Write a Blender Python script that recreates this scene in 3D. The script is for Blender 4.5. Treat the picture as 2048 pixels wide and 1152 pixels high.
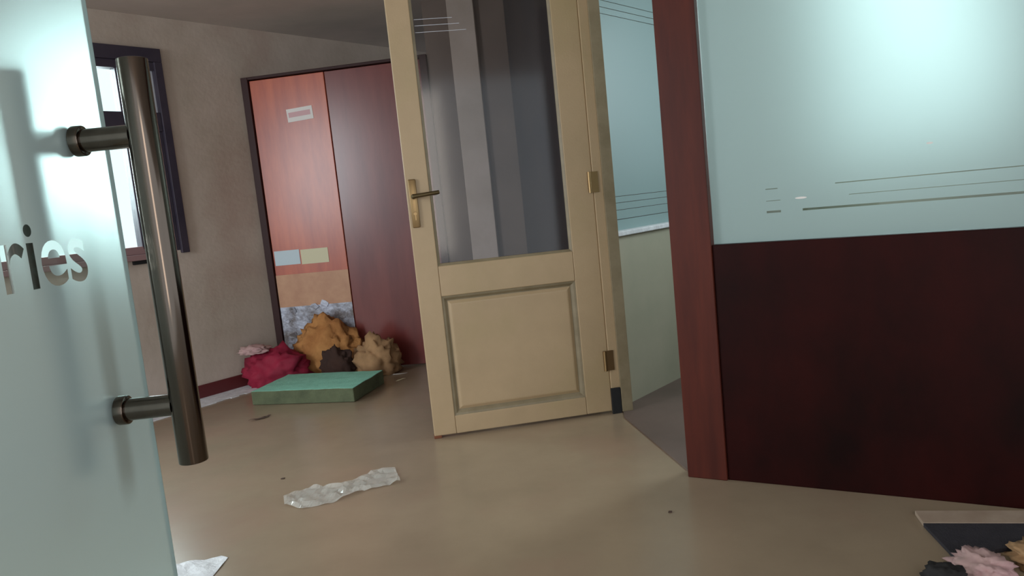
import bpy, bmesh, math, random
from mathutils import Vector, Matrix, noise
random.seed(7)
for o in list(bpy.data.objects): bpy.data.objects.remove(o)
S = bpy.context.scene; COL = S.collection
R = math.radians

# ---------------------------------------------------------------- camera
H = 1.1; pitch = R(6.6); roll = R(5.8)
cd = bpy.data.cameras.new('camera'); cam = bpy.data.objects.new('camera', cd); COL.objects.link(cam)
cd.sensor_width = 36; cd.lens = 1500/2048*36; cd.clip_start = .02
Fv = Vector((0, math.cos(pitch), -math.sin(pitch))); U0 = Vector((0, math.sin(pitch), math.cos(pitch))); R0 = Vector((1, 0, 0))
Rc = math.cos(roll)*R0 - math.sin(roll)*U0; Uc = math.sin(roll)*R0 + math.cos(roll)*U0
M = Matrix((Rc, Uc, -Fv)).transposed().to_4x4(); M.translation = Vector((0, 0, H)); cam.matrix_world = M
S.camera = cam
# ---------------------------------------------------------------- world, light, exposure
w = bpy.data.worlds.new('sky'); S.world = w; w.use_nodes = True
bg = w.node_tree.nodes['Background']; bg.inputs[0].default_value = (.86, .94, 1, 1); bg.inputs[1].default_value = 1.5
S.view_settings.view_transform = 'Standard'; S.view_settings.look = 'None'; S.view_settings.gamma = 1
S.view_settings.use_curve_mapping = False; S.view_settings.exposure = -0.1

def area(name, loc, target, sx, sy, power, col):
    l = bpy.data.lights.new(name, 'AREA'); l.shape = 'RECTANGLE'; l.size = sx; l.size_y = sy; l.energy = power; l.color = col
    o = bpy.data.objects.new(name, l); COL.objects.link(o); o.location = loc
    o.rotation_euler = (Vector(target)-Vector(loc)).to_track_quat('-Z', 'Y').to_euler(); return o
area('window_daylight', (-3.3, 5.1, 1.9), (-1.2, 3.4, .5), 1.4, 1.3, 110, (.86, .94, 1))
area('side_window_daylight', (2.0, 3.62, 1.62), (1.2, 2.5, 1.3), .8, 1.0, 14, (.84, .96, 1))
area('left_fill', (-3.8, .9, 1.75), (-1.0, 2.6, .9), .8, 1.5, 75, (.86, .95, 1))  # unseen area light added to brighten film, floor and red door sheen
area('inner_film_fill', (2.25, 4.0, 1.9), (.8, 4.15, 1.4), .6, .8, 14, (.8, .96, 1))  # unseen area light added to brighten the inner frosted film
area('entrance_daylight', (.7, -1.7, 1.5), (0.0, 3.2, .9), .45, 1.9, 14, (1, .9, .78))

# ---------------------------------------------------------------- materials
def L(c):
    f = lambda v: (v/255/12.92) if v/255 <= .04045 else ((v/255+.055)/1.055)**2.4
    return (f(c[0]), f(c[1]), f(c[2]), 1)
def mat(name, c, rough=.6, metal=0, c2=None, scale=6, stretch=(1, 1, 1), bump=0, bscale=60, coat=0, lo=.35, hi=.7, spec=.5, c3=None, scale3=1.2):
    m = bpy.data.materials.new(name); m.use_nodes = True; n = m.node_tree.nodes; k = m.node_tree.links
    b = n['Principled BSDF']; b.inputs['Base Color'].default_value = L(c); b.inputs['Roughness'].default_value = rough
    b.inputs['Metallic'].default_value = metal; b.inputs['Coat Weight'].default_value = coat; b.inputs['Specular IOR Level'].default_value = spec
    tc = n.new('ShaderNodeTexCoord'); mp = n.new('ShaderNodeMapping'); mp.inputs['Scale'].default_value = stretch
    k.new(tc.outputs['Object'], mp.inputs[0])
    def fac(sc, lo, hi):
        t = n.new('ShaderNodeTexNoise'); t.inputs['Scale'].default_value = sc; t.inputs['Detail'].default_value = 6; t.inputs['Roughness'].default_value = .6
        k.new(mp.outputs[0], t.inputs[0]); r = n.new('ShaderNodeMapRange'); r.inputs[1].default_value = lo; r.inputs[2].default_value = hi
        k.new(t.outputs[0], r.inputs[0]); return r.outputs[0]
    out = None
    if c2:
        x = n.new('ShaderNodeMix'); x.data_type = 'RGBA'; x.inputs[6].default_value = L(c); x.inputs[7].default_value = L(c2)
        k.new(fac(scale, lo, hi), x.inputs[0]); out = x.outputs[2]
        if c3:
            y = n.new('ShaderNodeMix'); y.data_type = 'RGBA'; k.new(out, y.inputs[6]); y.inputs[7].default_value = L(c3)
            k.new(fac(scale3, .5, .75), y.inputs[0]); out = y.outputs[2]
        k.new(out, b.inputs['Base Color'])
    if bump:
        t = n.new('ShaderNodeTexNoise'); t.inputs['Scale'].default_value = bscale; t.inputs['Detail'].default_value = 4
        k.new(mp.outputs[0], t.inputs[0]); bp = n.new('ShaderNodeBump'); bp.inputs['Strength'].default_value = bump; bp.inputs['Distance'].default_value = .01
        k.new(t.outputs[0], bp.inputs['Height']); k.new(bp.outputs[0], b.inputs['Normal'])
    return m
def schlick(n, k, f0):
    lw = n.new('ShaderNodeLayerWeight'); lw.inputs[0].default_value = .5
    p = n.new('ShaderNodeMath'); p.operation = 'POWER'; p.inputs[1].default_value = 5; k.new(lw.outputs['Facing'], p.inputs[0])
    q = n.new('ShaderNodeMath'); q.operation = 'MULTIPLY_ADD'; q.inputs[1].default_value = 1-f0; q.inputs[2].default_value = f0; k.new(p.outputs[0], q.inputs[0]); return q.outputs[0]
def clear_glass(name, tint=(.9, .96, .94), gloss_r=.02):
    m = bpy.data.materials.new(name); m.use_nodes = True; n = m.node_tree.nodes; k = m.node_tree.links; n.clear()
    o = n.new('ShaderNodeOutputMaterial'); t = n.new('ShaderNodeBsdfTransparent'); t.inputs[0].default_value = (*tint, 1)
    g = n.new('ShaderNodeBsdfGlossy'); g.inputs['Roughness'].default_value = gloss_r
    x = n.new('ShaderNodeMixShader'); k.new(schlick(n, k, .03), x.inputs[0]); k.new(t.outputs[0], x.inputs[1]); k.new(g.outputs[0], x.inputs[2]); k.new(x.outputs[0], o.inputs[0]); return m
def frosted(name, col, see=.35, rough=.55, diff=.25, ior=1.25):
    m = bpy.data.materials.new(name); m.use_nodes = True; n = m.node_tree.nodes; k = m.node_tree.links; n.clear()
    o = n.new('ShaderNodeOutputMaterial'); t = n.new('ShaderNodeBsdfTranslucent'); t.inputs[0].default_value = (*col, 1)
    r = n.new('ShaderNodeBsdfRefraction'); r.inputs[0].default_value = (*col, 1); r.inputs['Roughness'].default_value = rough; r.inputs['IOR'].default_value = ior
    d = n.new('ShaderNodeBsdfDiffuse'); d.inputs[0].default_value = (*col, 1)
    g = n.new('ShaderNodeBsdfGlossy'); g.inputs['Roughness'].default_value = .35
    a = n.new('ShaderNodeMixShader'); a.inputs[0].default_value = see; k.new(t.outputs[0], a.inputs[1]); k.new(r.outputs[0], a.inputs[2])
    b = n.new('ShaderNodeMixShader'); b.inputs[0].default_value = diff; k.new(a.outputs[0], b.inputs[1]); k.new(d.outputs[0], b.inputs[2])
    c = n.new('ShaderNodeMixShader'); k.new(schlick(n, k, .02), c.inputs[0]); k.new(b.outputs[0], c.inputs[1]); k.new(g.outputs[0], c.inputs[2]); k.new(c.outputs[0], o.inputs[0]); return m

MT = dict(
    plaster=mat('stained_plaster', (196, 180, 168), .85, c2=(168, 153, 138), scale=1.6, bump=.25, bscale=25, c3=(180, 150, 140), scale3=.8),
    ceiling=mat('ceiling_plaster', (196, 184, 176), .9, c2=(176, 168, 160), scale=1.5),
    backwall=mat('brown_wall', (122, 106, 95), .85, c2=(98, 84, 76), scale=1.4),
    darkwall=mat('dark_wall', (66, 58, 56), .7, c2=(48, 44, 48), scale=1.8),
    floor=mat('polished_floor', (160, 141, 118), .25, c2=(144, 126, 105), scale=1.7, bump=.03, bscale=8, c3=(154, 124, 106), scale3=.9),
    sidefloor=mat('side_room_floor', (112, 94, 86), .6, c2=(94, 80, 72), scale=2.2),
    white=mat('mottled_white', (236, 238, 242), .6, c2=(206, 206, 210), scale=18, bump=.3),
    cream=mat('cream_paint', (184, 158, 124), .45, c2=(170, 146, 113), scale=2.0, bump=.06, bscale=120, c3=(168, 148, 108), scale3=1.3),
    creamolive=mat('olive_cream_paint', (144, 130, 104), .5, c2=(122, 108, 82), scale=8),  # darker olive tone for mouldings, glazing bead and door stop
    creamwall=mat('cream_wall', (178, 172, 152), .7, c2=(160, 158, 138), scale=1.5),
    post=mat('mahogany_varnish', (90, 40, 29), .45, c2=(68, 30, 24), scale=5, stretch=(3, 3, .35), spec=.2),
    panel=mat('dark_mahogany', (46, 11, 9), .45, c2=(24, 7, 6), scale=3, stretch=(1, 3, .6), spec=.10),
    winframe=mat('dark_window_frame', (62, 54, 66), .45, c2=(48, 42, 56), scale=7),
    sill=mat('mauve_sill', (150, 118, 118), .5),
    reddoor=mat('red_brown_gloss', (124, 58, 52), .26, c2=(104, 44, 42), scale=3, stretch=(3, 3, .5)),
    orangesheen=mat('orange_brown_sheen', (196, 98, 66), .28, c2=(160, 72, 54), scale=3, stretch=(3, 3, .5)),  # orange tone carries the window sheen put into the narrow leaf
    redframe=mat('dark_red_frame', (52, 24, 23), .5, spec=.25),
    basered=mat('dark_red_baseboard', (92, 34, 36), .45),
    steel=mat('brushed_steel', (104, 93, 85), .14, 1, c2=(88, 79, 71), scale=30, stretch=(1, 1, .05)),
    steelshade=mat('shaded_steel', (74, 68, 62), .4, .6),  # same steel, darkened in colour so the far bar reads as a silhouette
    bandcol=mat('worn_beige_band', (176, 156, 138), .7, c2=(156, 134, 116), scale=9),
    brass=mat('dull_brass', (150, 124, 88), .36, 1),
    brassdark=mat('tarnished_brass', (96, 82, 56), .45, .8),
    rubber=mat('black_rubber', (24, 24, 26), .7),
    paper=mat('white_paper_and_glint', (232, 226, 222), .6), pink=mat('pink_print', (214, 172, 176), .6),
    bluepaper=mat('bluish_paper', (196, 212, 220), .5), creampaper=mat('cream_paper', (214, 206, 172), .5),
    plate=mat('peeling_plate', (200, 152, 118), .45, c2=(178, 126, 96), scale=6),
    flake=mat('flaked_silver', (186, 190, 206), .4, .1, c2=(112, 104, 104), scale=9, bump=.6, bscale=30, lo=.4, hi=.6),
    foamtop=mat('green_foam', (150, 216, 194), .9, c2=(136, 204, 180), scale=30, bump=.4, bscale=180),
    foamside=mat('olive_foam_side', (104, 112, 84), .95, c2=(84, 92, 70), scale=9, bump=.5, bscale=120),  # sides darker and more olive than the mint top
    crimson=mat('crimson_cloth', (160, 24, 58), .75, c2=(110, 12, 40), scale=5),
    pinkish=mat('pale_pink_cloth', (196, 164, 158), .8, c2=(178, 138, 140), scale=8),
    tan=mat('tan_cloth', (200, 142, 84), .9, c2=(156, 98, 52), scale=7, bump=.5, bscale=40),
    brown=mat('brown_cloth', (70, 44, 34), .9, c2=(48, 32, 28), scale=5),
    beige=mat('beige_cloth', (180, 140, 100), .9, c2=(128, 96, 66), scale=6),
    dark=mat('dark_mat', (48, 44, 50), .85, c2=(36, 33, 40), scale=30, bump=.4, bscale=200),
    blackcloth=mat('black_cloth', (26, 22, 22), .8),
    chip=mat('raw_chipped_wood', (120, 70, 44), .8), leafdry=mat('dry_leaf', (76, 56, 46), .8),
    glass=clear_glass('clear_glass'), doorglass=clear_glass('grimy_door_glass', (.80, .80, .82), .10),
    edge=mat('green_glass_edge', (128, 148, 144), .3),
    film=frosted('frosted_film', (.56, .615, .62), see=.66, rough=.6, diff=.12, ior=1.2),
    film3=frosted('frosted_inner_film', (.54, .73, .735), see=.1, rough=.9, diff=.5),
    film2=frosted('frosted_partition_film', (.50, .575, .57), see=.26, rough=.9, diff=.3),
)
pl = bpy.data.materials.new('thin_plastic'); pl.use_nodes = True
_b = pl.node_tree.nodes['Principled BSDF']; _b.inputs['Base Color'].default_value = L((225, 222, 214)); _b.inputs['Roughness'].default_value = .15
_b.inputs['Alpha'].default_value = .36; _b.inputs['Specular IOR Level'].default_value = .8
MT['plastic'] = pl

# ---------------------------------------------------------------- helpers
def obj(name, bm, m, parent=None, smooth=False):
    me = bpy.data.meshes.new(name); bmesh.ops.recalc_face_normals(bm, faces=bm.faces); bm.to_mesh(me); bm.free()
    for mm in (m if isinstance(m, list) else [m]): me.materials.append(MT[mm])
    if smooth:
        for p in me.polygons: p.use_smooth = True
    o = bpy.data.objects.new(name, me); COL.objects.link(o)
    if parent: o.parent = parent
    return o
def tag(o, label=None, cat=None, kind=None, group=None):
    if label: o['label'] = label
    if cat: o['category'] = cat
    if kind: o['kind'] = kind
    if group: o['group'] = group
    return o
def empty(name, loc, rz=0):
    o = bpy.data.objects.new(name, None); COL.objects.link(o); o.location = loc; o.rotation_euler.z = rz; o.empty_display_size = .1; return o
def box(bm, x0, x1, y0, y1, z0, z1, bev=0, mi=0):
    r = bmesh.ops.create_cube(bm, size=1, matrix=Matrix.Translation(((x0+x1)/2, (y0+y1)/2, (z0+z1)/2)) @ Matrix.Diagonal((abs(x1-x0), abs(y1-y0), abs(z1-z0), 1)))
    vs = r['verts']; fs = {f for v in vs for f in v.link_faces}
    for f in fs: f.material_index = mi
    if bev:
        es = {e for v in vs for e in v.link_edges}
        bmesh.ops.bevel(bm, geom=list(es), offset=bev, segments=2, affect='EDGES', profile=.5)
def sheet(bm, x0, x1, y, z0, z1):
    bm.faces.new([bm.verts.new(p) for p in ((x0, y, z0), (x1, y, z0), (x1, y, z1), (x0, y, z1))])
def bx(*a, **k):
    bm = bmesh.new(); box(bm, *a, **k); return bm
def cyl(bm, a, b, r, r2=None, seg=32, bev=0):
    a = Vector(a); b = Vector(b); d = b-a
    q = d.to_track_quat('Z', 'Y').to_matrix().to_4x4(); q.translation = (a+b)/2
    r_ = bmesh.ops.create_cone(bm, cap_ends=True, segments=seg, radius1=r, radius2=r if r2 is None else r2, depth=d.length, matrix=q)
    if bev:
        es = {e for v in r_['verts'] for e in v.link_edges if len([f for f in e.link_faces if len(f.verts) > 4]) == 1}
        bmesh.ops.bevel(bm, geom=list(es), offset=bev, segments=2, affect='EDGES', profile=.5)
def smoothish(o, ang=40):
    for p in o.data.polygons: p.use_smooth = True
    me = o.data; bm = bmesh.new(); bm.from_mesh(me)
    for e in bm.edges:
        e.smooth = not (len(e.link_faces) == 2 and e.calc_face_angle(0) > R(ang))
    bm.to_mesh(me); bm.free(); return o
def frame2(A, B):
    A = Vector((A[0], A[1], 0)); B = Vector((B[0], B[1], 0)); d = B-A
    return A, math.atan2(d.y, d.x), d.length

# ---------------------------------------------------------------- floor / ceiling
bm = bmesh.new(); box(bm, -7, 6.5, -2.2, 9, -.1, 0)
tag(obj('floor', bm, 'floor'), 'polished beige grey floor running through the hall', 'floor', 'structure')
bm = bmesh.new(); q = [(-6.0, .3), (1.0, 9.02), (6.5, 9.02), (6.5, -1.2), (-6.0, -1.2)]
lo = [bm.verts.new((x, y, 2.4905)) for x, y in q]; hi = [bm.verts.new((x, y, 2.6)) for x, y in q]; bm.faces.new(hi); bm.faces.new(lo[::-1])
for i in range(5): bm.faces.new((lo[i], lo[(i+1) % 5], hi[(i+1) % 5], hi[i]))
tag(obj('ceiling', bm, 'ceiling'), 'plain grey brown plaster ceiling', 'ceiling', 'structure')
# darker side room floor, edge runs from the hinge jamb to the brown post
bm = bmesh.new()
pts = [(.606, 2.772), (.481, 3.55), (.50, 3.72), (1.80, 5.2), (3.3, 3.4), (2.62, 1.55)]
lo = [bm.verts.new((x, y, .0005)) for x, y in pts]; hi = [bm.verts.new((x, y, .006)) for x, y in pts]
bm.faces.new(hi); bm.faces.new(lo[::-1])
for i in range(len(pts)):
    j = (i+1) % len(pts); bm.faces.new((lo[i], lo[j], hi[j], hi[i]))
tag(obj('floor', bm, 'sidefloor'), 'darker brown floor of the side room beyond the cream door', 'floor', 'structure')

# ---------------------------------------------------------------- left wall with window
A, ang, _ = frame2((-2.15, 4.919), (-1.901, 5.230))
WL = empty('wall_left', A, ang); tag(WL, 'stained grey plaster wall with the window', 'wall', 'structure')
T1 = 4.3; T0 = -4.6                       # corner with back wall / far left end ; room side is -y
wx0, wx1, wz0, wz1 = -1.62, .045, 1.0, 2.255
bm = bmesh.new()
box(bm, T0, wx0, 0, .22, 0, 2.49); box(bm, wx1, T1, 0, .22, 0, 2.49); box(bm, wx0, wx1, 0, .22, 0, wz0); box(bm, wx0, wx1, 0, .22, wz1, 2.49)
obj('plaster', bm, 'plaster', WL)
bm = bx(T0, .61, -.016, 0, 0, .09, bev=.004)
o = obj('baseboard_left', bm, 'basered'); o.location = A; o.rotation_euler.z = ang; tag(o, 'dark red skirting along the window wall', 'baseboard', 'structure')
bm = bmesh.new(); box(bm, T0, -.02, -.24, -.017, .0005, .005); 
for i in range(9): box(bm, -.02+i*.055, .035+i*.055, -.24-random.uniform(-.025, .012), -.017, .0005, .005)
o = obj('trim_1', bm, 'white'); o.location = A; o.rotation_euler.z = ang; tag(o, 'ragged white strip on the floor along the window wall', 'floor strip', 'structure')  # flat white strip, uneven along its right end
# window
W = empty('window_1', A, ang); tag(W, 'dark framed window with bright sky on the left wall', 'window', 'structure')
def part(name, m, parent, *a, label=None, **k):
    o = obj(name, bx(*a, **k), m, parent)
    if label: o['label'] = label
    return o
f = bmesh.new(); y0, y1 = -.012, .06
box(f, wx0-.03, wx1+.03, y0-.012, y1, 2.20, 2.285, bev=.004); box(f, wx0-.03, wx1+.03, y0, y1, 2.15, 2.20, bev=.004)
box(f, .022, wx1+.03, y0-.012, y1, .98, 2.20, bev=.004); box(f, wx0-.03, wx0+.05, y0-.012, y1, .98, 2.20, bev=.004)
obj('window_frame', f, 'winframe', W)
for x in (-.225, -.90): part('mullion', 'winframe', W, x, x+.06, y0, y1, 1.03, 2.15, bev=.004)
part('mullion', 'winframe', W, -.090, -.062, y0+.01, y1, 1.86, 2.15, bev=.002)
part('transom_rail', 'winframe', W, wx0+.05, .0215, y0, y1, 1.765, 1.885, bev=.004)
part('lower_rail', 'sill', W, wx0+.05, -.165, y0, y1, 1.0, 1.05, bev=.004, label='mauve lower rail of the window')
part('shutter_panel', 'winframe', W, -.165, .0215, .0, .05, 1.0, 1.7645, bev=.003)
part('window_sill', 'sill', W, wx0-.02, -.16, -.05, .1, .965, 1.0, bev=.004)
for a, b in ((wx0+.05, -.90), (-.84, -.225)):
    part('pane', 'glass', W, a, b, .02, .025, 1.05, 1.765); part('pane', 'glass', W, a, b, .02, .025, 1.885, 2.15)
g = mat('milky_pane', (190, 192, 200), .25); MT['milky'] = g
for a, b in ((-.165, -.0905), (-.0615, .0215)): part('pane', 'milky', W, a, b, .02, .026, 1.885, 2.15, label='milky grey narrow pane')
# small black latch box on the wall under the window
o = obj('wall_socket', bx(0, .09, -.018, 0, 0, .032, bev=.003), 'rubber'); o.location = A+Vector((math.cos(ang)*-.30, math.sin(ang)*-.30, .94)); o.rotation_euler.z = ang
tag(o, 'small black box on the wall just under the window', 'wall box')

# ---------------------------------------------------------------- back wall with red double door
A, ang, ln = frame2((-1.745, 5.43), (.25, 5.145))
WB = empty('wall_back', A, ang); tag(WB, 'brown plaster end wall to the right of the red doors', 'wall', 'structure')
dx1 = 1.34; dz = 2.14
bm = bmesh.new(); box(bm, dx1+.002, ln+.3, 0, .2, 0, 2.49)
obj('plaster', bm, 'backwall', WB)
part('pilaster', 'plaster', WB, 1.52, 1.70, -.05, 0, 0, 2.49, bev=.004, label='paler vertical strip of wall')
D = empty('door_2', A, ang); tag(D, 'glossy red brown double door standing free of the ceiling at the hall end', 'door', 'structure')
fr = bmesh.new(); box(fr, 0, .05, -.02, .1, 0, dz, bev=.003); box(fr, dx1-.05, dx1, -.02, .1, 0, dz, bev=.003); box(fr, 0.05, dx1-.05, -.02, .1, dz-.02, dz, bev=.003)
obj('door_frame', fr, 'redframe', D)
lf = part('door_leaf', 'orangesheen', D, .053, .60, .0, .04, .012, dz-.025, bev=.003, label='narrow orange brown leaf with stickers, window sheen put into its colour')
rt = part('door_leaf', 'reddoor', D, .606, dx1-.053, .0, .04, .012, dz-.025, bev=.003, label='wide red brown leaf')
part('kick_plate', 'plate', D, .055, .60, -.004, -.0005, .50, .735, label='beige upper part of the peeling plate')
fl = bmesh.new(); box(fl, .055, .60, -.003, -.0005, .10, .50)
for i in range(26):
    x = random.uniform(.07, .57); z = random.uniform(.14, .51); s = random.uniform(.015, .05)
    vs = [fl.verts.new((x+math.cos(t)*s*random.uniform(.6, 1.2), -.0045-random.uniform(0, .008), z+math.sin(t)*s*random.uniform(.4, .8))) for t in [k*math.pi/3 for k in range(6)]]
    fl.faces.new(vs)
obj('flaking_plate', fl, 'flake', D)['label'] = 'silver and grey flaking lower plate'
# stickers (glued on the narrow leaf)
st = part('sticker', 'paper', lf, 0, .19, -.003, -.0005, -.045, .045, label='white sticker with pink print'); st.location = (.30, 0, 1.845); st.rotation_euler.y = R(-3)
part('print', 'pink', st, .012, .172, -.0042, -.0031, -.014, .02)
part('sticker', 'bluepaper', lf, .065, .255, -.003, -.0005, .805, .91, label='bluish white sticker above the plate')
part('sticker', 'creampaper', lf, .265, .47, -.003, -.0005, .80, .905, label='cream sticker above the plate')

# dark wall behind the cream door
A, ang, ln = frame2((.47, 3.78), (.25, 5.145))
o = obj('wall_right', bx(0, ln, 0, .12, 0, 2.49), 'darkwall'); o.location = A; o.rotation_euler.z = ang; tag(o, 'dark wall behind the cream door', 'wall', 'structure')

# ---------------------------------------------------------------- cream door leaf, open
A, ang, ln = frame2((-.444, 3.52), (.439, 3.650))
D = empty('door_1', A, ang); tag(D, 'open cream painted door leaf with glass upper half', 'door', 'structure')
zt = 2.2; y1 = .04
part('stile', 'cream', D, 0, .108, 0, y1, .012, zt, bev=.004)
part('stile', 'cream', D, .762, ln, 0, y1, .012, zt, bev=.004)
part('rail', 'cream', D, .1085, .7615, .0, y1, .012, .10, bev=.003)
part('rail', 'cream', D, .1085, .7615, .0, y1, .684, .828, bev=.003)
part('rail', 'cream', D, .1085, .7615, .0, y1, 2.11, zt, bev=.003)
# lower panel with moulded border
bm = bmesh.new(); X0, X1, Z0, Z1 = .1085, .7615, .10, .684
def ring(bm, X0, X1, Z0, Z1, prof):
    loops = [[bm.verts.new(p) for p in ((X0+i, y, Z0+i), (X1-i, y, Z0+i), (X1-i, y, Z1-i), (X0+i, y, Z1-i))] for i, y in prof]
    for a, b in zip(loops, loops[1:]):
        for i in range(4): bm.faces.new((a[i], a[(i+1) % 4], b[(i+1) % 4], b[i]))
    return loops
lp = ring(bm, X0, X1, Z0, Z1, [(0, .03), (0, .004), (.010, .006), (.022, .017), (.026, .017)]); bm.faces.new(lp[0][::-1])
obj('panel_moulding', bm, 'creamolive', D)['label'] = 'olive cream moulding around the panel'
bm = bmesh.new(); lp = ring(bm, X0+.026, X1-.026, Z0+.026, Z1-.026, [(0, .028), (0, .0171), (.014, .009), (.02, .008)]); bm.faces.new(lp[-1]); bm.faces.new(lp[0][::-1])
obj('panel', bm, 'cream', D)
bm = bmesh.new(); lp = ring(bm, .1085, .7615, .828, 2.11, [(0, .036), (0, .003), (.012, .012), (.012, .018)])
obj('glazing_bead', bm, 'creamolive', D)
gp = part('glass_pane', 'doorglass', D, .1125, .7575, .019, .023, .832, 2.106)
# pale strips painted in for reflected bands of the frosted glass
for i, z in enumerate((1.905, 1.935, 1.963)): part('reflected_line', 'milky', gp, .125, .36-.03*i, .0172, .0188, z, z+.0022)
part('chipped_corner', 'chip', D, -.002, .035, -.002, y1+.002, .0, .0135, bev=.002, label='raw chipped wood at the bottom corner')
# handle
hp = bmesh.new(); box(hp, .012, .048, -.012, 0, 1.02, 1.245, bev=.005)
hd = obj('handle_plate', hp, 'brass', D); smoothish(hd)
bm = bmesh.new(); cyl(bm, (.03, -.012, 1.165), (.03, -.045, 1.165), .0115, seg=24, bev=.002); cyl(bm, (.024, -.045, 1.165), (.150, -.047, 1.174), .010, .009, seg=20, bev=.004)
smoothish(obj('lever', bm, 'brassdark', hd))
bm = bmesh.new(); cyl(bm, (.03, -.011, 1.085), (.03, -.016, 1.085), .009, seg=20, bev=.001); box(bm, .0275, .0325, -.0162, -.012, 1.055, 1.082); obj('keyhole', bm, 'brass', hd)

# hinge jamb and threshold of the side room doorway
J = (.455, 3.665); 
A, ang, ln = frame2((.478, 3.70), (.606, 2.80))
DJ = empty('trim_2', A, ang); tag(DJ, 'cream door jamb and head carrying the open cream door', 'door frame', 'structure')
part('jamb', 'cream', DJ, -.02, .05, -.045, .06, 0, 2.24, bev=.004)
part('door_stop', 'creamolive', DJ, .051, .065, .0, .055, .006, 2.2, bev=.002)
part('jamb_foot', 'rubber', DJ, .051, .064, -.05, -.002, .0, .13, bev=.002, label='dark scuffed block at the foot of the jamb')
part('head', 'cream', DJ, .0505, ln, -.04, .05, 2.2, 2.27, bev=.004)
for z in (.22, 1.10):
    bm = bmesh.new()
    cyl(bm, (.056, -.064, z), (.056, -.064, z+.10), .009, seg=16)
    box(bm, .051, .054, -.06, -.02, z, z+.10)
    smoothish(obj('hinge', bm, 'brass', DJ))

# ---------------------------------------------------------------- inner frosted partition (seen through the doorway)
A, ang, _ = frame2((.488, 3.705), (.90, 4.176)); ln = 1.9
P = empty('wall_inner', A, ang); tag(P, 'low cream wall with frosted glass above, beyond the doorway', 'partition wall', 'structure')
part('low_wall', 'creamwall', P, -.045, ln, 0, .09, 0, .868)
part('ledge', 'white', P, -.04, ln, -.022, .09, .8685, .893, bev=.004, label='white ledge under the frosted glass')
part('header', 'creamwall', P, -.045, ln, 0, .09, 2.22, 2.49)
part('glass_pane', 'glass', P, -.045, ln, .045, .051, .8935, 2.2195)
fm = bmesh.new()
zs = [(.8935, .947), (.950, .996), (.9985, 1.033), (1.0355, 1.066), (1.0685, 1.980), (1.983, 2.012), (2.015, 2.046), (2.049, 2.2195)]
for a, b in zs: sheet(fm, -.045, ln, .0435, a, b)
for (a, b) in zip(zs, zs[1:]): sheet(fm, -.045, .13, .0435, a[1], b[0])
obj('frosted_film', fm, 'film3', P)
part('edge_glint', 'white', P, -.012, .014, .01, .03, 1.13, 1.74, bev=.003, label='white strip painted in for the glint beside the jamb')  # bright gap by the jamb imitated with a white strip
# side room outer walls
A, ang, ln = frame2((1.74, 5.13), (3.35, 3.3))
def holed(name, label, A, B, y0, y1, hx0, hx1, hz0, hz1, m, zt=2.49):
    A, ang, ln = frame2(A, B); bm = bmesh.new()
    box(bm, 0, hx0, y0, y1, 0, zt); box(bm, hx1, ln, y0, y1, 0, zt); box(bm, hx0, hx1, y0, y1, 0, hz0); box(bm, hx0, hx1, y0, y1, hz1, zt)
    o = obj(name, bm, m); o.location = A; o.rotation_euler.z = ang; return tag(o, label, 'wall', 'structure')
holed('wall_far', 'pale far wall of the side room with a window opening', (1.74, 5.13), (3.35, 3.3), 0, .15, .5, 2.0, 1.2, 2.2, 'creamwall')
o = obj('wall_far', bx(0, 1.93, 0, .15, 0, 2.49), 'creamwall'); A_, a_, _ = frame2((3.35, 3.3), (2.66, 1.5)); o.location = A_; o.rotation_euler.z = a_; tag(o, 'plain pale near wall of the side room', 'wall', 'structure')

tag(obj('wall_far', bx(.42, 6.4, 7.0, 7.15, 0, 2.49), 'backwall'), 'brown wall far behind the inner frosted glass', 'wall', 'structure')
# ---------------------------------------------------------------- near partition with mahogany post
A, ang, _ = frame2((.596, 2.739), (1.309, 2.318)); ln = 2.42
P = empty('wall_front', A, ang); tag(P, 'mahogany and frosted glass partition on the right', 'partition wall', 'structure')
part('post', 'post', P, 0, .148, -.012, .10, 0, 2.49, bev=.004)
part('dark_panel', 'panel', P, .1485, ln, .0, .06, .0, .872, bev=.003)
part('head_rail', 'post', P, .1485, ln, .0, .08, 2.25, 2.49, bev=.003)
part('glass_pane', 'glass', P, .149, ln, .030, .036, .8725, 2.2495)
fm = bmesh.new(); fy = (.0285,); s0 = .338
zs = [(.8725, .969), (.9765, 1.0095), (1.0115, 1.0495), (1.0525, 2.2495)]
for a, b in zs: sheet(fm, .149, ln, *fy, a, b)
sheet(fm, .149, s0, *fy, .969, .9765); sheet(fm, .149, s0, *fy, 1.0095, 1.0115); sheet(fm, .149, s0, *fy, 1.0495, 1.0525)
sheet(fm, .385, .455, *fy, .969, .9765); sheet(fm, .385, .60, *fy, 1.0095, 1.0115); sheet(fm, .378, .56, *fy, 1.0495, 1.0525)
obj('frosted_film', fm, 'film2', P)
def dot(x, z, sx, sz):
    bm = bmesh.new(); a = [bm.verts.new((x+math.cos(t)*sx, .0268, z+math.sin(t)*sz)) for t in [k*math.pi/8 for k in range(16)]]
    bm.faces.new(a); r = bmesh.ops.extrude_face_region(bm, geom=list(bm.faces)); 
    for v in [v for v in r['geom'] if isinstance(v, bmesh.types.BMVert)]: v.co.y -= .001
    return obj('white_glint', bm, 'paper', P)  # white disc painted in for a glint on the glass
dot(.452, 1.0125, .019, .0035); dot(.835, 1.147, .0095, .0032)

# ---------------------------------------------------------------- near frosted glass door with pull handles
u = R(90+2)                       # leaf runs away from the camera along local x
A = Vector((-.46+.035*1.0, .91-1.0, 0))
D = empty('door_3', (-.46, .91, 0), R(92)); tag(D, 'near frosted glass door with steel pull handle and lettering', 'door', 'structure')
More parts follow.
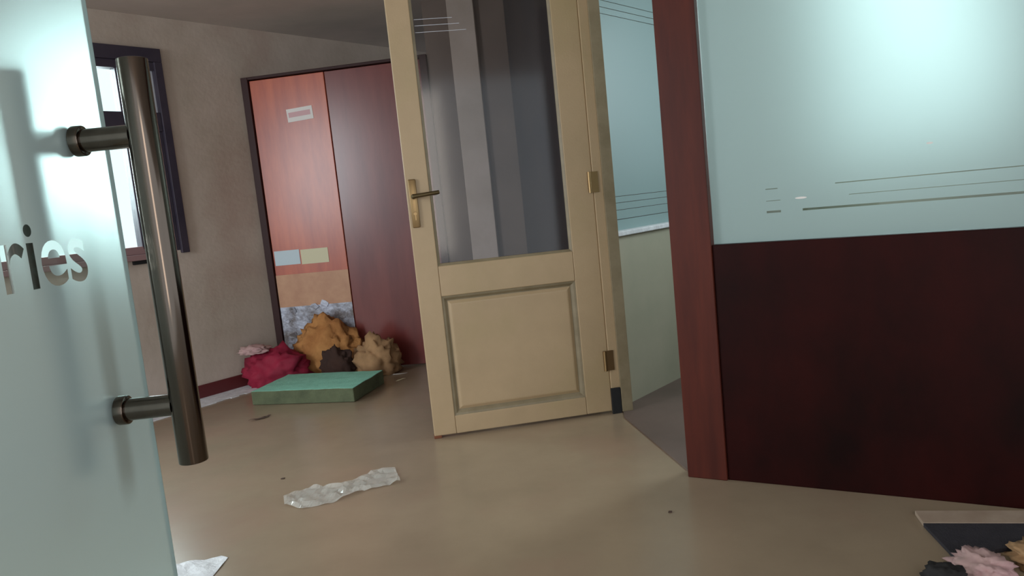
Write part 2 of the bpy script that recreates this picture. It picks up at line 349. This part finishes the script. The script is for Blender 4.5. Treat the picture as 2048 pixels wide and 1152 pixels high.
# local x: 0 at free edge, negative towards the camera ; local -y faces right (room side)
gt = .008
gl = part('glass_pane', 'glass', D, -.86, 0, -.0, gt, .02, 2.15)
part('glass_edge', 'edge', D, .0002, .0012, 0, gt, .02, 2.15, label='greenish polished edge')
# film with cut out letters : text outlines become holes of one flat filled curve
def text_curve(s, x0, x1, z0, xh):
    t = bpy.data.curves.new('t', 'FONT'); t.body = s; t.size = 1; o = bpy.data.objects.new('t', t); COL.objects.link(o)
    bpy.context.view_layer.update(); bpy.ops.object.select_all(action='DESELECT'); o.select_set(True); bpy.context.view_layer.objects.active = o
    bpy.ops.object.convert(target='CURVE'); o = bpy.context.view_layer.objects.active; c = o.data
    xs = [p.co.x for s_ in c.splines for p in s_.bezier_points]
    a, b = min(xs), max(xs); sx = (x1-x0)/(b-a)
    out = []
    for s_ in c.splines:
        out.append([[Vector(((q.x-a)*sx+x0, q.y*xh/.53+z0, 0)) for q in (p.handle_left, p.co, p.handle_right)] for p in s_.bezier_points])
    bpy.data.objects.remove(o); return out
FILM_OFF = -.0010
letters = text_curve('ries', -.236, -.0935, 1.063, .050) + text_curve('o', -.286, -.247, 1.063, .050)
cu = bpy.data.curves.new('film', 'CURVE'); cu.dimensions = '2D'; cu.fill_mode = 'BOTH'; cu.resolution_u = 6
sp = cu.splines.new('POLY'); sp.points.add(3)
for i, (x, z) in enumerate(((-.861, .019), (.001, .019), (.001, 2.151), (-.861, 2.151))): sp.points[i].co = (x, z, 0, 1)
sp.use_cyclic_u = True
for sl in letters:
    sp = cu.splines.new('BEZIER'); sp.bezier_points.add(len(sl)-1); sp.use_cyclic_u = True
    for bp, (a, b, c) in zip(sp.bezier_points, sl):
        bp.handle_left_type = 'FREE'; bp.handle_right_type = 'FREE'; bp.co = b; bp.handle_left = a; bp.handle_right = c
cu.offset = FILM_OFF
co = bpy.data.objects.new('film', cu); COL.objects.link(co); bpy.context.view_layer.update()
me = bpy.data.meshes.new_from_object(co.evaluated_get(bpy.context.evaluated_depsgraph_get())); bpy.data.objects.remove(co)
bm = bmesh.new(); bm.from_mesh(me)
for v in bm.verts: v.co = Vector((v.co.x, -.0003, v.co.y))
obj('frosted_film', bm, 'film', D)['label'] = 'frosted film with clear cut out letters reading ories'
for side, lab in ((-1, 'steel pull handle on the near side'), (1, 'steel pull handle behind the glass')):
    off = -.075 if side < 0 else gt+.066; s0 = 0 if side < 0 else gt
    bm = bmesh.new(); cyl(bm, (-.078, off, .842), (-.078, off, 1.292), .016, seg=48, bev=.0012)
    h = smoothish(obj('pull_handle', bm, 'steel' if side < 0 else 'steelshade', D)); h['label'] = lab
    for z in (.910, 1.211):
        bm = bmesh.new(); cyl(bm, (-.078, s0+side*.0006, z), (-.078, off-side*.012, z), .0125, seg=32); cyl(bm, (-.078, s0+side*.0006, z), (-.078, s0+side*.012, z), .0165, seg=32, bev=.0015)
        smoothish(obj('standoff', bm, 'steel', h))

# ---------------------------------------------------------------- things on the floor
def lump(name, m, c, s, seed, amp=.25, freq=2.2, sub=4, flat=.0, rz=0):
    bm = bmesh.new(); bmesh.ops.create_icosphere(bm, subdivisions=sub, radius=1)
    rot = Matrix.Rotation(rz, 3, 'Z')
    for v in bm.verts:
        d = v.co.normalized(); n = noise.noise(d*freq+Vector((seed, 0, seed*.3))); rdg = 1-abs(noise.noise(d*freq*2.3+Vector((0, seed, 3))))*2
        q = Vector((d.x*freq*.9+d.z*freq*1.3, d.y*freq*2.2+seed, d.z*freq*.8-d.x*freq*.9)); q += Vector((0, 0, 1.2*noise.noise(d*freq*1.5)))
        fold = (1-abs(noise.noise(q*1.6)*2))**2
        k = 1+amp*n*.9+amp*.3*rdg+amp*.75*(fold-.45)+amp*.12*noise.noise(d*freq*7)
        p = Vector((d.x*k*s[0], d.y*k*s[1], max(d.z*k, -.55)*s[2])); v.co = rot @ p
    lo = min(v.co.z for v in bm.verts)
    for v in bm.verts: v.co.z -= lo
    o = obj(name, bm, m, smooth=True); o.location = c; return o
# green foam block: measured corners
A, ang, _ = frame2((-1.685, 4.585), (-.992, 4.40))
bm = bmesh.new(); box(bm, 0, .70, 0, .44, 0, .088, bev=.006)
for fc in bm.faces: fc.material_index = 0
bmesh.ops.subdivide_edges(bm, edges=[e for e in bm.edges if e.calc_length() > .1], cuts=14, use_grid_fill=True)
for v in bm.verts: v.co += Vector((0, 0, .003*noise.noise(v.co*14) if v.co.z > .04 else 0)) + Vector((.003*noise.noise(v.co*9+Vector((5, 0, 0))), .003*noise.noise(v.co*9), 0))
bm.normal_update()
bmesh.ops.recalc_face_normals(bm, faces=bm.faces)
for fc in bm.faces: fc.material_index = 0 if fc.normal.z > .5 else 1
o = obj('foam_block', bm, ['foamtop', 'foamside']); o.location = A+Vector((0, 0, .001)); o.rotation_euler.z = ang
tag(o, 'flat mint green foam block lying in front of the cloth heap', 'foam block')
tag(lump('cloth_bundle', 'crimson', (-1.68, 5.11, .0), (.20, .095, .16), 1.3, .34), 'crimson cloth bundle behind the left end of the green foam', 'cloth bundle')
tag(lump('cloth_scrap', 'pinkish', (-1.80, 5.08, .245), (.09, .07, .035), 4.3, .4, sub=4), 'pale pink cloth scrap on the left end of the crimson bundle', 'cloth')
tag(lump('blanket_heap', 'tan', (-1.35, 5.25, .0), (.22, .065, .25), 2.1, .4, 2.2), 'tan fluffy blanket heap against the plate of the red door', 'blanket')
tag(lump('blanket_fold', 'beige', (-.99, 5.12, .0), (.15, .085, .17), 6.5, .42, 2.2), 'beige brown crumpled blanket at the right end of the heap', 'blanket')
tag(lump('brown_rag', 'brown', (-1.24, 5.06, .0), (.10, .04, .14), 8.2, .4), 'dark brown rag between the crimson and beige cloths', 'rag')
def flatpiece(name, m, pts, z, th, loc, rz, crumple=0, fr=20, n=0, seed=0):
    bm = bmesh.new(); vs = [bm.verts.new((x, y, 0)) for x, y in pts]; bm.faces.new(vs)
    if n:
        bmesh.ops.triangulate(bm, faces=list(bm.faces)); bmesh.ops.subdivide_edges(bm, edges=list(bm.edges), cuts=n, use_grid_fill=True)
    r = bmesh.ops.extrude_face_region(bm, geom=list(bm.faces)); top = {v for v in r['geom'] if isinstance(v, bmesh.types.BMVert)}
    for v in bm.verts:
        h = crumple*(abs(noise.noise(Vector((v.co.x*fr, v.co.y*fr, seed))))*1.6) if crumple else 0
        v.co.z = h + (th if v in top else 0)
    o = obj(name, bm, m); o.location = (*loc, z); o.rotation_euler.z = rz; return o
tag(flatpiece('plastic_wrapper', 'plastic', [(-.235, .0), (-.15, .09), (-.02, .08), (.10, .24), (.17, .25), (.235, .06), (.10, .0), (.0, -.10), (-.11, -.14), (-.2, -.09)], .001, .0006, (-.775, 2.93), R(-4), .016, 16, 9, 2),
    'crumpled clear plastic wrapper in the middle of the floor', 'wrapper')
tag(flatpiece('dry_leaf', 'leafdry', [(-.055, -.02), (-.02, .0), (.02, .035), (.06, .045), (.03, .0), (-.01, -.018)], .001, .001, (-1.53, 4.23), 0, .012, 30, 2, 1), 'small dark dry leaf on the floor before the green foam', 'leaf')
tag(flatpiece('paper_scrap', 'paper', [(-.05, 0), (.05, .012), (.055, .022), (-.04, .012)], .001, .001, (-.83, 5.05), 0, .006, 30, 1, 1), 'thin white paper scrap by the foot of the red door', 'scrap')
tag(flatpiece('paper_scrap', 'creampaper', [(-.025, -.03), (.0, -.02), (.035, .03), (.0, .012)], .001, .001, (-.80, 4.88), 0, .006, 30, 1, 1), 'small cream scrap on the floor left of the cream door', 'scrap')
tag(flatpiece('debris_chip', 'leafdry', [(-.007, -.004), (.006, -.005), (.008, .004), (-.003, .006)], .001, .003, (.457, 2.437), 0), 'tiny dark chip on the floor near the brown post', 'chip')
tag(flatpiece('debris_chip', 'leafdry', [(-.008, -.004), (.006, -.005), (.009, .004), (-.003, .006)], .001, .003, (-1.08, 3.17), 0), 'tiny dark chip left of the plastic wrapper', 'chip')
# flat white sheet painted in for daylight on the floor, bottom left
tag(flatpiece('daylight_sheet', 'white', [(-.22, -.35), (.06, -.35), (.075, -.1), (.08, .04), (.08, .10), (.05, .12), (.0, .10), (-.08, .09), (-.22, .05)], .001, .001, (-1.13, 2.33), 0, .006, 12, 5, 3), 'white sheet standing in for daylight on the floor beside the near glass door', 'sheet')

# right bottom: mat with pale edge and cloth
M_ = empty('floor_mat', (1.185, 2.239, 0), R(-13.5)); tag(M_, 'dark floor mat with a pale edge band in front of the mahogany panel', 'mat')
bm = bmesh.new()
q = [(.03, -.075), (.82, -.075), (.82, -.27), (-.02, -.26)]
def prism(q, z0, z1):
    bm = bmesh.new(); lo = [bm.verts.new((x, y, z0)) for x, y in q]; hi = [bm.verts.new((x, y, z1)) for x, y in q]
    bm.faces.new(hi); bm.faces.new(lo[::-1])
    for i in range(len(q)): j = (i+1) % len(q); bm.faces.new((lo[i], lo[j], hi[j], hi[i]))
    return bm
bm.free()
obj('mat_body', prism([(.0, -.085), (.75, -.085), (.75, -.20), (.35, -.17), (.02, -.295)], .001, .012), 'dark', M_)
obj('edge_band', prism([(.0, .0), (.75, .0), (.75, -.0845), (.0, -.0845)], .001, .014), 'bandcol', M_)['label'] = 'pale beige edge band'
tag(lump('pale_cloth', 'pinkish', (1.17, 1.88, .0), (.062, .075, .028), 5.1, .45, sub=4), 'pale pink crumpled cloth in the bottom right corner', 'cloth')
tag(lump('beige_rag', 'beige', (1.335, 1.885, .0), (.065, .085, .024), 9.4, .45, sub=4), 'beige rag beside the pink cloth in the bottom right corner', 'rag')
tag(lump('black_rag', 'blackcloth', (1.045, 1.835, .0), (.045, .05, .035), 3.4, .3), 'black rag left of the pale pink cloth', 'rag')
